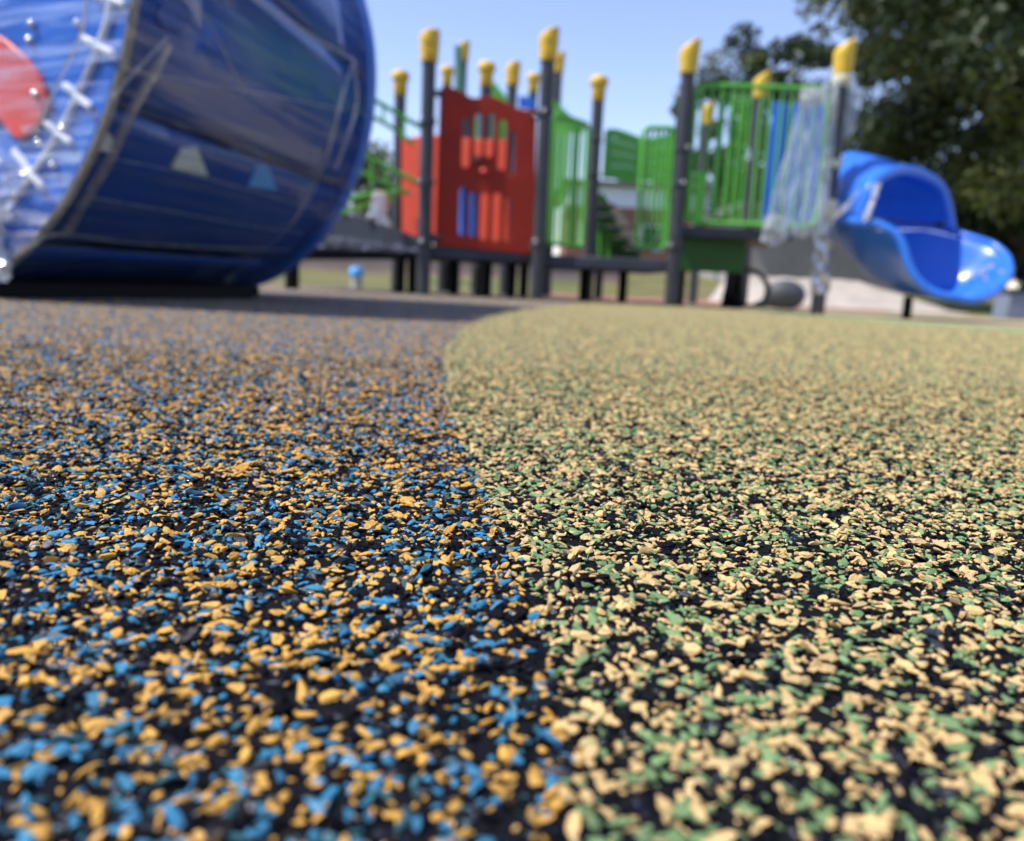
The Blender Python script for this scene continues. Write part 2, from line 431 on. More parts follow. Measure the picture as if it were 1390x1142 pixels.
for i in range(NV):
    bm = lump(100 + i, 2, .27); me = bpy.data.meshes.new('granule'); bm.to_mesh(me); bm.free()
    me.materials.append(M['granule_near']); me.shade_smooth(); me.set_sharp_from_angle(angle=math.radians(24))
    o = bpy.data.objects.new('a_granule_%02d' % i, me); proto.objects.link(o)
CELL = 0.2
base_l = []
for i in range(6):
    bm = lump(300 + i, 1, .2); bm.verts.ensure_lookup_table()
    base_l.append((np.array([v.co[:] for v in bm.verts]), np.array([[v.index for v in f.verts] for f in bm.faces]))); bm.free()
def rotm(e):
    ca, sa, cb, sb, cc, sc = math.cos(e[0]), math.sin(e[0]), math.cos(e[1]), math.sin(e[1]), math.cos(e[2]), math.sin(e[2])
    return np.array([[cc * cb, cc * sb * sa - sc * ca, cc * sb * ca + sc * sa], [sc * cb, sc * sb * sa + cc * ca, sc * sb * ca - cc * sa], [-sb, cb * sa, cb * ca]])
for pidx in range(3):
    NB_, NC_ = int(95000 * CELL * CELL), int(128000 * CELL * CELL)
    V = []; Fc = []; rn = []; off = 0
    for i in range(NB_ + NC_):
        bv, bf = base_l[RNG.integers(6)]; bk = i < NB_
        sz = RNG.uniform(.0009, .0017) if bk else min(.0030, max(.0007, RNG.lognormal(math.log(.00160), .36)))
        s = sz * np.array([RNG.uniform(.85, 1.9), RNG.uniform(.7, 1.05), RNG.uniform(.42, .8)])
        R_ = rotm((RNG.normal() * .24, RNG.normal() * .24, RNG.uniform(0, 6.28)))
        p = np.array([RNG.uniform(-CELL / 2, CELL / 2), RNG.uniform(-CELL / 2, CELL / 2), 0.0])
        p[2] = (RNG.uniform(-.0016, .0003) if bk else RNG.uniform(-.0005, .0013)) + .0004 * math.sin(p[0] * 220) * math.sin(p[1] * 190)
        rr = 1.0 if bk else RNG.random() * .98
        V.append((bv * s) @ R_.T + p); Fc.append(bf + off); rn.append(np.full(len(bf), rr, np.float32)); off += len(bv)
    V = np.concatenate(V); Fc = np.concatenate(Fc); rn = np.concatenate(rn)
    me = bpy.data.meshes.new('granule_patch')
    me.vertices.add(len(V)); me.vertices.foreach_set('co', V.astype(np.float32).ravel())
    me.loops.add(Fc.size); me.loops.foreach_set('vertex_index', Fc.astype(np.int32).ravel())
    me.polygons.add(len(Fc)); me.polygons.foreach_set('loop_start', np.arange(0, Fc.size, 3, dtype=np.int32))
    a = me.attributes.new('rnd', 'FLOAT', 'FACE'); a.data.foreach_set('value', rn)
    me.update(); me.materials.append(M['granule_far']); me.shade_smooth()
    o = bpy.data.objects.new('b_patch_%02d' % pidx, me); proto.objects.link(o)

near, far = [], []
for j in range(-2, 47):
    for i in range(-27, 28):
        cx, cy = (i + .5) * CELL, (j + .5) * CELL
        if not inpoly(cx, cy): continue
        y1 = (j + 1) * CELL
        inside = abs(cx) - CELL / 2 < .66 * max(y1, 0) + .06
        if 0 <= j < 6 and inside: near.append((cx, cy))
        elif abs(cx) - CELL / 2 < .66 * max(y1, 0) + .7: far.append((cx, cy))
def nz(x, y, s, seed):
    """cheap smooth noise"""
    r = np.random.default_rng(seed); out = np.zeros_like(x)
    for k in range(6):
        a = r.uniform(0, 6.28); f = s * r.uniform(.6, 1.7); out += np.sin((x * math.cos(a) + y * math.sin(a)) * f + r.uniform(0, 6.28))
    return out / 6
pos, rot, scl, idx, colr, gls = [], [], [], [], [], []
for (cx, cy) in near:
    nb = int(120000 * CELL * CELL); nc = int(128000 * CELL * CELL)
    n_ = nb + nc
    x = cx + RNG.uniform(-.5, .5, n_) * CELL; y = cy + RNG.uniform(-.5, .5, n_) * CELL
    blk = np.arange(n_) < nb
    right = (x + RNG.normal(0, .0022, n_)) > XB(y)
    # thin the coloured layer where the black shows through in patches
    patch = nz(x, y, 420, 5) + nz(x, y, 150, 6) * .6
    low = blk.copy()
    blk = blk | (RNG.random(n_) > np.where(right, .77, .66) * np.clip(.96 + patch * .8, .15, 1.25))
    size = np.where(low, RNG.uniform(.0009, .0017, n_), np.clip(RNG.lognormal(math.log(.00160), .36, n_), .0007, .0032))
    el = RNG.uniform(.85, 1.9, n_)
    s = np.stack([size * el, size * RNG.uniform(.7, 1.05, n_), size * RNG.uniform(.42, .78, n_)], 1)
    zz = np.where(low, RNG.uniform(-.0016, .0003, n_), RNG.uniform(-.0004, .0012, n_)) + nz(x, y, 260, 8) * .0006
    rnd = RNG.random(n_); second = (rnd + nz(x, y, 700, 9) * .25) > np.where(right, .62, .56)
    c = np.zeros((n_, 3))
    for mk, cc in ((blk, C_BLK), (~blk & ~right & ~second, C_YEL), (~blk & ~right & second, C_BLU), (~blk & right & ~second, C_CRM), (~blk & right & second, C_GRN)):
        c[mk] = cc
    teal = (~blk & ~right & second & (RNG.random(n_) < .25)); c[teal] = C_TEAL
    c *= RNG.uniform(.78, 1.12, n_)[:, None]
    pos.append(np.stack([x, y, zz], 1)); scl.append(s); colr.append(c)
    rot.append(np.stack([RNG.normal(0, .24, n_), RNG.normal(0, .24, n_), RNG.uniform(0, 6.28, n_)], 1))
    idx.append(RNG.integers(0, NV, n_)); gls.append(np.where(blk, RNG.uniform(.06, .22, n_), np.where(RNG.random(n_) < .14, RNG.uniform(.08, .16, n_), RNG.uniform(.4, .8, n_))))
n_ = len(far); fa = np.array(far)
pos.append(np.column_stack([fa, np.zeros(n_)])); scl.append(np.ones((n_, 3))); colr.append(np.zeros((n_, 3))); gls.append(np.full(n_, .5))
rot.append(np.column_stack([np.zeros(n_), np.zeros(n_), RNG.integers(0, 4, n_) * (math.pi / 2)])); idx.append(NV + RNG.integers(0, 3, n_))
pos, rot, scl, colr, idx, gls = map(np.concatenate, (pos, rot, scl, colr, idx, gls))
spc = np.where(colr.sum(1) < .05, np.where(RNG.random(len(pos)) < .20, 1.0, .05), np.where(RNG.random(len(pos)) < .12, .9, .35))   # binder film glints on some crumbs only
me = bpy.data.meshes.new('rubber_granules'); n_ = len(pos)
me.vertices.add(n_); me.vertices.foreach_set('co', pos.astype(np.float32).ravel())
def attr(nm, ty, val, key):
    a = me.attributes.new(nm, ty, 'POINT'); a.data.foreach_set(key, val.ravel())
attr('rot', 'FLOAT_VECTOR', rot.astype(np.float32), 'vector'); attr('scl', 'FLOAT_VECTOR', scl.astype(np.float32), 'vector')
attr('gcol', 'FLOAT_COLOR', np.column_stack([colr, np.ones(n_)]).astype(np.float32), 'color')
attr('spc', 'FLOAT', spc.astype(np.float32), 'value'); attr('gidx', 'INT', idx.astype(np.int32), 'value'); attr('gloss', 'FLOAT', gls.astype(np.float32), 'value')
me.update()
me.materials.append(M['granule_near'])
gro = bpy.data.objects.new('rubber_granules', me); COL.objects.link(gro)
tag(gro, 'bonded rubber granules of the play surface, amber and blue left, cream and green right', 'rubber granules', kind='stuff')
ng = bpy.data.node_groups.new('scatter', 'GeometryNodeTree')
ng.interface.new_socket('Geometry', in_out='INPUT', socket_type='NodeSocketGeometry'); ng.interface.new_socket('Geometry', in_out='OUTPUT', socket_type='NodeSocketGeometry')
gn = ng.nodes; gl = ng.links
gi = gn.new('NodeGroupInput'); go = gn.new('NodeGroupOutput'); iop = gn.new('GeometryNodeInstanceOnPoints')
ci = gn.new('GeometryNodeCollectionInfo'); ci.inputs[0].default_value = proto; ci.inputs[1].default_value = True; ci.inputs[2].default_value = True
def na(nm, ty):
    k = gn.new('GeometryNodeInputNamedAttribute'); k.data_type = ty; k.inputs[0].default_value = nm; return k.outputs[0]
gl.new(gi.outputs[0], iop.inputs['Points']); gl.new(ci.outputs[0], iop.inputs['Instance']); iop.inputs['Pick Instance'].default_value = True
gl.new(na('gidx', 'INT'), iop.inputs['Instance Index']); gl.new(na('scl', 'FLOAT_VECTOR'), iop.inputs['Scale'])
e2r = gn.new('FunctionNodeEulerToRotation'); gl.new(na('rot', 'FLOAT_VECTOR'), e2r.inputs[0]); gl.new(e2r.outputs[0], iop.inputs['Rotation'])
gl.new(iop.outputs[0], go.inputs[0])
md = gro.modifiers.new('scatter', 'NODES'); md.node_group = ng

# ------------------------------------------------------------------ play drum (left)
TH = .435
dA = Vector((math.sin(TH), math.cos(TH), 0)); dT = Vector((dA.y, -dA.x, 0)); dZ = Vector((0, 0, 1))
D1, DL, DU, DR, DCZ = 1.666, 1.717, -3.031, 1.12, 1.123
DU2, DR2, DCZ2 = -3.417, 1.025, 1.046
C1 = dA * D1 + dT * DU + dZ * DCZ; C2 = dA * (D1 + DL) + dT * DU2 + dZ * DCZ2
def dcen(s): return C1.lerp(C2, s)            # s in 0..1 along the drum
def drad(s): return DR + (DR2 - DR) * s
drum = empty('play_drum', ((C1.x + C2.x) / 2, (C1.y + C2.y) / 2, 0))
tag(drum, 'big blue plastic drum with red petal emblem, wrapped in clear film', 'play drum')
bpy.context.view_layer.update()
FLAT = .06
def circ(R, cz, n=96): return [(R * math.cos(2 * math.pi * k / n), max(FLAT - cz, R * math.sin(2 * math.pi * k / n))) for k in range(n)]
def flat(p, z=FLAT):
    p = Vector(p); p.z = max(p.z, z); return tuple(p)
def on1(u, z, off=0.0):   # point on the outer face of the near disc, u/z absolute in the drum frame
    return dA * (D1 - .012 - off) + dT * u + dZ * z
ep1 = plate('end_panel', circ(DR, C1.z), [], .024, 'blue_plastic', drum, C1, dT, dZ)
ep2 = plate('end_panel', circ(DR2 + .012, C2.z), [], .06, 'blue_bright', drum, C2, dT, dZ)
# tan cut edge round each panel
for ep, cc, er in ((ep1, C1, DR), (ep2, C2, DR2)):
    MB().tube([cc + dT * (x * 1.0) + dZ * y for x, y in circ(er + .004, cc.z)], .0125, 8, closed=True).build('edge_trim', 'edge_tan' if ep is ep1 else 'blue_bright', ep)
# shell between the panels, made of curved staves
RS = DR - .035
NS = 12
for k in range(NS):
    a0, a1 = 2 * math.pi * k / NS + .008, 2 * math.pi * (k + 1) / NS - .008
    mb = MB(); nn = 9; mm = 6
    for i in range(nn):
        a = a0 + (a1 - a0) * i / (nn - 1)
        for j in range(mm):
            q = .01 + .98 * j / (mm - 1)
            mb.v.append(flat(dcen(q) + (dT * math.cos(a) + dZ * math.sin(a)) * (drad(q) - .035), FLAT + .012))
    mb.f = [(i * mm + j, i * mm + j + 1, (i + 1) * mm + j + 1, (i + 1) * mm + j) for i in range(nn - 1) for j in range(mm - 1)]
    mb.build('shell_panel', 'blue_shell', drum, solid=.018)
def on_shell(px, py, off=.012):
    d = cF + cR * ((px - 695) / FPX) - cU * ((py - 571) / FPX); d.normalize()
    def f(t):
        q = CP + d * t; k = (q.dot(dA) - D1) / DL; c = dcen(k)
        return math.hypot((q - c).dot(dT), q.z - c.z) - (drad(k) - .035 + off)
    ts = [1.5 + .02 * k for k in range(260)]; v = [f(t) for t in ts]
    for k in range(1, len(ts)):
        if v[k] <= 0:
            t = ts[k - 1] + .02 * v[k - 1] / max(1e-9, v[k - 1] - v[k]); return CP + d * t
    return CP + d * ts[v.index(min(v))]
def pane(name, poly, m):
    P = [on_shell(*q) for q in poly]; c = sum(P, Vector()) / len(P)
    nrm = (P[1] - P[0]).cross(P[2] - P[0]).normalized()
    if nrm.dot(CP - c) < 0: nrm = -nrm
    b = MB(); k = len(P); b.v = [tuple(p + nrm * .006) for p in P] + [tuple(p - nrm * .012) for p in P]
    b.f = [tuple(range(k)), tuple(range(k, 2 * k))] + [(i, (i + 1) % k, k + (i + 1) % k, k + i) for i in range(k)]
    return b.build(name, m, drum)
pane('window_daylight', [(233, 227), (246, 201), (266, 200), (281, 238)], 'daylight_pale')  # solid plates; daylight seen through the openings put into their colour
pane('window_daylight', [(336, 252), (347, 226), (362, 225), (375, 258)], 'daylight_lid_blue')
pane('window_daylight', [(118, 200), (135, 168), (150, 185), (156, 208)], 'daylight_pale')
pane('round_cap', [(235 + 23 * math.cos(a), 20 + 21 * math.sin(a)) for a in [2 * math.pi * k / 16 for k in range(16)]], 'blue_dark')
# red petal plates and bolts on the near panel
def on_disc(px, py):
    d = cF + cR * ((px - 695) / FPX) - cU * ((py - 571) / FPX)
    k = (D1 - .012 - CP.dot(dA)) / d.dot(dA); q = CP + d * k
    return q.dot(dT), q.z
pet = [on_disc(*q) for q in [(0, 47), (20, 60), (42, 80), (60, 103), (71, 128), (69, 150), (58, 172), (40, 188), (30, 190), (18, 178), (0, 156)]]
cpx, cpz = pet[0][0] - .13, (pet[0][1] + pet[-1][1]) / 2 + .03
full = pet + [(2 * cpx - u + 0, 2 * cpz - z) for u, z in pet]
plate('petal', [(u - cpx, z - cpz) for u, z in full], [], .018, 'petal_red', ep1, on1(cpx, cpz, .012), dT, dZ)
for q in [(46, 34), (43, 56), (108, 33), (60, 132), (55, 194), (88, 175), (75, 226)]:
    u, z = on_disc(*q); off = .026 if q == (60, 132) else .006
    MB().ball(on1(u, z, off), .0125, n=12).build('bolt', 'bolt_metal', ep1)
# white stitched seam
seam = [on1(*on_disc(*q), .005) for q in [(160, -40), (153, 0), (147, 32), (136, 62), (122, 98), (106, 132), (84, 178), (60, 216), (36, 250), (12, 282), (-12, 312)]]
MB().tube(spline(seam, 6), .0105, 8).build('seam_line', 'white_bead', ep1)
for (q0, q1) in [((115, 53), (157, 75)), ((91, 117), (126, 147)), ((66, 168), (99, 195)), ((22, 205), (60, 255)), ((-5, 278), (18, 300)), ((128, -8), (172, 8))]:
    MB().tube([on1(*on_disc(*q0), .006), on1(*on_disc(*q1), .006)], .0120, 8).build('stitch', 'white_bead', ep1)
# black base blocks; the deep shade under the drum put into their colour
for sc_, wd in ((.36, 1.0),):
    c = dcen(sc_); MB().box((c.x, c.y, .028), (wd, 1.2, .06), ux=dT).build('shade_base', 'under_dark', drum, bevel=.006)
c = dcen(.9); MB().box((c.x, c.y, .028), (.8, .1, .06), ux=dT).build('shade_base', 'under_dark', drum, bevel=.006)
# clear film round the drum, sagging between the rims, with faceted folds
film = empty('stretch_film', drum.location); tag(film, 'clear stretch film wound round the big blue drum', 'plastic film')
bpy.context.view_layer.update()
mb = MB(); na_, nb_ = 72, 13
for i in range(na_):
    a = 2 * math.pi * i / na_
    for j in range(nb_):
        s = j / (nb_ - 1); sag = .030 * math.sin(math.pi * s) * (.55 + .45 * math.cos(6 * a + 2.5 * s))
        mb.v.append(flat(dcen(-.01 + 1.02 * s) + (dT * math.cos(a) + dZ * math.sin(a)) * (drad(s) + .022 - sag), FLAT - .006))
mb.f = [(i * nb_ + j, i * nb_ + j + 1, ((i + 1) % na_) * nb_ + j + 1, ((i + 1) % na_) * nb_ + j) for i in range(na_) for j in range(nb_ - 1)]
mb.build('wrap', 'film_drum', film)
mb = MB(); nr = 7; na2 = 64
for r_ in range(nr):
    rr = DR * (.25 + .77 * r_ / (nr - 1))
    for i in range(na2):
        a = 2 * math.pi * i / na2
        mb.v.append(flat(C1 - dA * (.045 - .012 * r_ / nr + .006 * math.sin(7 * a + r_)) + (dT * math.cos(a) + dZ * math.sin(a)) * rr, FLAT - .004))
mb.f = [(r_ * na2 + i, r_ * na2 + (i + 1) % na2, (r_ + 1) * na2 + (i + 1) % na2, (r_ + 1) * na2 + i) for r_ in range(nr - 1) for i in range(na2)]
mb.build('face_sheet', 'film_face', film)
def fold(pts, r):
    P = [on_shell(*q, off=.052) for q in pts]
    MB().tube(spline(P, 5), r, 6).build('fold', 'film_fold', film)
fold([(228, 58), (212, 95), (180, 150), (150, 215), (118, 270), (90, 318)], .014)
fold([(228, 50), (190, 90), (152, 132)], .004)
fold([(90, 318), (60, 322), (32, 345)], .006)
fold([(90, 318), (180, 330), (280, 336), (395, 340)], .004)
fold([(340, -5), (400, 35), (480, 82)], .007)
fold([(480, 82), (465, 130), (447, 200), (420, 270)], .007)
fold([(480, 82), (484, 140), (470, 190), (455, 230)], .006)
fold([(200, 180), (290, 205), (380, 228), (455, 248)], .003)
mb = MB(); nu, nv = 22, 22
for j in range(nv):
    for i in range(nu):
        u, v = i / (nu - 1), j / (nv - 1)
        px = -40 + 100 * u - 45 * v * u; py = 205 + 135 * v + 25 * u * (1 - v)
        a_, z_ = on_disc(px, py); d_ = .045 + .016 * math.sin(u * 19 + v * 7) * math.sin(v * 13 + 3 * u) + .01 * math.sin(v * 31 + u * 11)
        mb.v.append(tuple(on1(a_, max(z_, .05), d_)))
mb.f = [(j * nu + i, j * nu + i + 1, (j + 1) * nu + i + 1, (j + 1) * nu + i) for j in range(nv - 1) for i in range(nu - 1)]
mb.build('crumpled_edge', 'film_crumple', film)
MB().tube(spline([on1(*on_disc(*q), .03) for q in [(131, -20), (126, 40), (104, 92), (80, 140), (62, 180)]], 6), .005, 6).build('fold', 'film_fold', film)
fold([(170, 95), (260, 110), (360, 128), (470, 150)], .0025)
fold([(150, 215), (250, 235), (350, 262), (430, 285)], .0025)
fold([(120, 268), (220, 285), (330, 305), (410, 318)], .003)
fold([(260, -5), (300, 60), (330, 130)], .0025)
# twisted tail of film at the drum's foot
tail = [on1(*on_disc(*q), .03) for q in [(0, 300), (8, 335), (18, 360), (14, 378)]]
MB().tube(spline(tail, 5), [.016 + .012 * math.sin(k * 1.1) ** 2 for k in range(16)], 8).build('film_tail', 'film_white', film)

# ------------------------------------------------------------------ play structure
ps = empty('play_structure', (.8, 7.4, 0))
tag(ps, 'play structure with red slotted panel, green barriers and blue hooded slide', 'play structure')
bpy.context.view_layer.update()
PR = .057
def letter_S(c, n, size, parent):
    cu = bpy.data.curves.new('tmp', 'FONT'); cu.body = 'S'; cu.size = size; cu.extrude = .014; cu.align_x = 'CENTER'
    ob = bpy.data.objects.new('tmp', cu); COL.objects.link(ob); bpy.context.view_layer.update()
    me_ = bpy.data.meshes.new_from_object(ob.evaluated_get(bpy.context.evaluated_depsgraph_get()))
    bpy.data.objects.remove(ob)
    X = Vector((-n.y, n.x, 0)); X = Vector((1, 0, 0)); Z = Vector((0, -1, 0)); Yv = Vector((0, 0, 1))
    me_.transform(Matrix(((X.x, Yv.x, Z.x, c.x), (X.y, Yv.y, Z.y, c.y), (X.z, Yv.z, Z.z, c.z), (0, 0, 0, 1))))
    me_.materials.clear(); me_.materials.append(M['cap_yellow'])
    o = bpy.data.objects.new('raised_letter', me_); COL.objects.link(o); setpar(o, parent)
def post(x, y, top, style, parent, slant=.0, letter=False, sc=1.0):
    """dark steel post with a yellow moulded cap; top = z of the cap's crown"""
    ch = .25 * sc if style == 'slant' else .235 * sc
    r = PR * sc
    p = MB().lathe([(r, -.05), (r, top - ch + .03)], (x, y, 0), 24).build('post', 'post_grey', parent)
    c = Vector((x, y, top - ch))
    if style == 'slant':
        mb = MB().lathe([(r * 1.12, 0), (r * 1.26, .008), (r * 1.30, .05 * sc), (r * 1.42, .15 * sc, .6), (r * 1.46, .205 * sc, 1), (r * 1.38, .228 * sc, 1), (r * 1.1, .24 * sc, 1), (r * .5, .246 * sc, 1)], c, 28, tilt=slant)
    else:
        mb = MB().lathe([(r * 1.06, 0), (r * 1.13, .006), (r * 1.2, .125 * sc), (r * 1.24, .14 * sc), (r * 1.52, .15 * sc), (r * 1.56, .185 * sc), (r * 1.46, .21 * sc), (r * 1.1, .228 * sc), (r * .5, .235 * sc)], c, 28)
    mb.build('cap', 'cap_yellow', p)
    if letter: letter_S(Vector((x, y - r * 1.34, c.z + .045)), Vector((0, -1, 0)), .17, p)
    return p
def clamp(post_o, x, y, z, ang=0.0):
    mb = MB().lathe([(PR + .001, -.028), (PR + .012, -.024), (PR + .012, .024), (PR + .001, .028)], (x, y, z), 24)
    mb.build('collar', 'post_grey', post_o)
    MB().ball((x + .062 * math.cos(ang), y - .062 * abs(math.sin(ang)) - .01, z), .017, (1, 1, 1), 12).build('bolt', 'bolt_metal', post_o)

pA = post(-.795, 6.9, 2.10, 'slant', ps, .25, True)
pB = post(.16, 6.95, 2.16, 'slant', ps, .5, True)
pC = post(1.29, 6.9, 2.10, 'slant', ps, .65)
pD = post(2.49, 6.8, 2.12, 'slant', ps, .6)
pE = post(-1.23, 8.3, 2.12, 'brim', ps)
pF = post(.69, 8.2, 2.13, 'brim', ps)
pI = post(-.40, 8.35, 2.25, 'brim', ps)
pM = post(2.13, 10.0, 2.32, 'slant', ps, .7)
pN = post(2.46, 9.0, 2.42, 'slant', ps, .7)
for (po, x, y, z, a) in [(pA, -.795, 6.9, 1.40, 3.9), (pA, -.795, 6.9, .92, 3.9), (pA, -.795, 6.9, .44, 4.4), (pB, .16, 6.95, 1.52, 4.4), (pB, .16, 6.95, .48, 4.2),
                         (pC, 1.29, 6.9, 1.28, 5.2), (pC, 1.29, 6.9, 1.0, 5.0), (pC, 1.29, 6.9, .5, 3.8), (pF, .69, 8.2, 1.55, 5.6), (pF, .69, 8.2, 1.22, 5.6), (pE, -1.23, 8.3, .98, 4.6)]:
    clamp(po, x, y, z, a)

def deck(poly, z, th, m='deck_vinyl'):
    b = MB(); k = len(poly)
    b.v = [(x, y, z) for x, y in poly] + [(x, y, z - th) for x, y in poly]
    b.f = [tuple(range(k)), tuple(range(k, 2 * k))] + [(i, (i + 1) % k, k + (i + 1) % k, k + i) for i in range(k)]
    return b.build('deck', m, ps, bevel=.012)
deck([(-.78, 6.93), (.15, 6.98), (.10, 8.22), (-1.2, 8.25)], .415, .105)
deck([(.17, 6.97), (1.28, 6.92), (1.28, 8.15), (.12, 8.2)], .385, .105)
dC = deck([(1.30, 6.94), (2.25, 6.88), (2.40, 8.1), (1.30, 8.15)], .665, .085)
MB().box((1.62, 7.05, .45), (.60, .03, .30)).build('riser_panel', 'green_dark', ps, bevel=.006)
# short legs under the decks
for x, y, h in [(-.62, 7.9, .29), (-.30, 8.0, .29), (-.06, 7.6, .29), (.60, 7.5, .27), (.93, 7.3, .27), (1.50, 7.6, .3), (-1.1, 7.7, .29), (-.95, 7.35, .29), (.05, 8.1, .29)]:
    MB().lathe([(.042, -.02), (.042, h + .02)], (x, y, 0), 16).build('leg', 'under_dark', ps)

# red slotted front panel between the two left posts
def wpt(px, py, O, X):    # photo pixel to panel plane coordinates (u along X, z up)
    X = X.normalized(); nrm = Vector((X.y, -X.x, 0))
    d = cF + cR * ((px - 695) / FPX) - cU * ((py - 571) / FPX)
    k = (O - CP).dot(nrm) / d.dot(nrm); q = CP + d * k
    return ((q - O).dot(X), q.z - O.z)
O = Vector((-.73, 6.93, .0)); X = Vector((.95 - .08, .03, 0)).normalized()
outl = [wpt(*q, O, X) for q in [(591, 333), (597, 121), (606, 117), (622, 122), (640, 133), (652, 133), (668, 131), (684, 138), (700, 147), (716, 150), (729, 149), (724, 346)]]
holes = []
for (px, y0, y1) in [(633, 160, 228), (650, 154, 213), (665, 154, 214), (682, 163, 231), (695, 178, 240), (629, 254, 320), (643, 261, 322), (657, 262, 326), (674, 262, 328), (690, 268, 328)]:
    (u0, z0), (u1, z1) = wpt(px + 1, y0, O, X), wpt(px - 2, y1, O, X)
    holes.append(slot((u0 + u1) / 2, (z0 + z1) / 2, .062 if px != 695 and px != 690 else .052, z0 - z1))
rp = plate('slotted_panel', outl, holes, .022, 'panel_red', ps, O, X, dZ)
rp['label'] = 'dark red slotted play panel with wavy top'
for (px_, py_) in ((594, 128), (727, 158), (592, 322), (724, 336)):
    u, z = wpt(px_, py_, O, X); c_ = O + X * u + Vector((0, -.018, z))
    br = MB().box(c_, (.075, .03, .05)).build('bracket', 'post_grey', rp, bevel=.005)
    MB().ball(c_ + Vector((0, -.018, 0)), .012, n=10).build('bolt', 'bolt_metal', rp)
u, z = wpt(657, 234, O, X)
MB().ball(O + X * u + Vector((0, -.03, z)), .03, (1, .7, 1), 14).build('knob', 'petal_red', rp)
u2, z2 = wpt(650, 219, O, X)
MB().tube([O + X * (u2 - .05) + Vector((0, -.02, z2)), O + X * u2 + Vector((0, -.024, z2 + .02)), O + X * (u2 + .05) + Vector((0, -.02, z2))], .012, 8).build('brow', 'post_grey', rp)
# bright orange panel at the back of the same deck
O2 = Vector((-1.16, 8.15, 0)); X2 = Vector((1.16, -.80, 0)).normalized()
po_ = [wpt(*q, O2, X2) for q in [(546, 318), (546, 188), (600, 183), (640, 189), (690, 190), (690, 334), (620, 330)]]
op = plate('back_panel', po_, [], .02, 'panel_orange', ps, O2, X2, dZ)
op['label'] = 'bright orange rear panel'
# blue balusters seen through the lower slots
for px in (629, 643):
    p0 = at(px, 252, 7.15); p1 = at(px - 1, 322, 7.15)
    MB().tube([p0, p1], .035, 10).build('blue_tube', 'blue_bright', ps)

def barrier(pts, r, bars, bar_r, m='green', parent=ps):
    """closed tube frame with separate bars; pts and bars in world"""
    f = MB().tube(pts, r, 10, closed=True).build('barrier', m, parent)
    for p0, p1 in bars: MB().tube([p0, p1], bar_r, 8).build('bar', m, f)
    return f
def rect(O, X, u0, u1, z0, z1, rad, n=5):
    out = []
    for (cu, cz, a0) in ((u1 - rad, z1 - rad, 0), (u0 + rad, z1 - rad, 90), (u0 + rad, z0 + rad, 180), (u1 - rad, z0 + rad, 270)):
        for k in range(n + 1):
            a = math.radians(a0 + 90 * k / n); out.append(O + X * (cu + rad * math.cos(a)) + dZ * (cz + rad * math.sin(a)))
    return out
def std_barrier(O, X, wdt, z0, z1, us, r=.021, br=.012, rad=.07):
    X = X.normalized()
    return barrier(rect(O, X, 0, wdt, z0, z1, rad), r, [(O + X * u + dZ * z0, O + X * u + dZ * z1) for u in us], br)
# between second and third front posts, both leading to the back
std_barrier(Vector((.235, 7.35, 0)), Vector((.44, .55, 0)), .56, .50, 1.60, [.07, .14, .20, .25, .33, .40, .48])
for px_, wd_, y0_, y1_, mm_ in ((753, .050, 176, 268, 'green'), (763.5, .055, 174, 282, 'green'), (772, .03, 176, 300, 'green_dark'), (781, .066, 172, 330, 'green')):
    a_, b_ = at(px_, y0_, 7.62), at(px_ - 4, y1_, 7.62)
    MB().box(((a_.x + b_.x) / 2, 7.62, (a_.z + b_.z) / 2), (wd_, .02, a_.z - b_.z)).build('slat', mm_, ps, bevel=.004)
std_barrier(Vector((1.0, 7.12, 0)), Vector((1, -.12, 0)), .255, .49, 1.47, [.05, .10, .14, .185, .22], rad=.05)
# wavy green panel
O3 = Vector((.775, 8.22, 1.18)); X3 = Vector((1, .04, 0)).normalized()
wout = [(0, 0)] + [(.70 * k / 12, -.01 + .015 * math.sin(k)) for k in range(1, 12)] + [(.70, 0), (.70, .43)] + [(.70 - .70 * k / 14, .44 + .035 * math.cos(k / 14 * 6.28 + .6)) for k in range(1, 14)] + [(0, .455)]
wh = []
for r_ in range(3):
    for (ua, ub) in ((.075, .32), (.37, .47), (.52, .63)):
        zc = .09 + .115 * r_; n = 8; tp = []; bt = []
        for k in range(n + 1):
            u = ua + (ub - ua) * k / n; wv = .026 * math.sin(u * 9 + r_ * .6)
            tp.append((u, zc + wv + .050)); bt.append((u, zc + wv))
        wh.append(bt + tp[::-1])
wp = plate('wave_panel', wout, wh, .02, 'green', ps, O3, X3, dZ)
plate('wave_backing', [(.06, .05), (.65, .05), (.65, .39), (.06, .39)], [], .006, 'green_frost', ps, O3 + Vector((0, .02, 0)), X3, dZ, bevel=.001)
wp['label'] = 'green panel with wavy openings'
# tall barrier by the slide, with its thin horizontal top rail
cO = at(943, 310, 6.95); cO.z = 0
bx0, bx1 = at(943, 200, 6.9).x, at(1112, 200, 6.85).x
us = [.06, .13, .20, .30, .37, .44, .53, .60, .69, .77, .86, .95]
tb = std_barrier(Vector((1.37, 6.92, 0)), Vector((1, -.05, 0)), 1.06, .70, 1.78, us, r=.019, br=.011, rad=.09)
for u in (.24, .33, .41):
    MB().box((1.37 + u, 7.0, 1.26), (.045, .018, 1.0)).build('slat', 'green', ps)
MB().box((1.40, 7.06, .92), (.07, .018, .40)).build('slat', 'green', ps)
MB().box((1.50, 7.06, .92), (.07, .018, .40)).build('slat', 'green', ps)
MB().box((1.27, 7.06, 1.25), (.05, .02, .8)).build('slat', 'green_dark', ps)
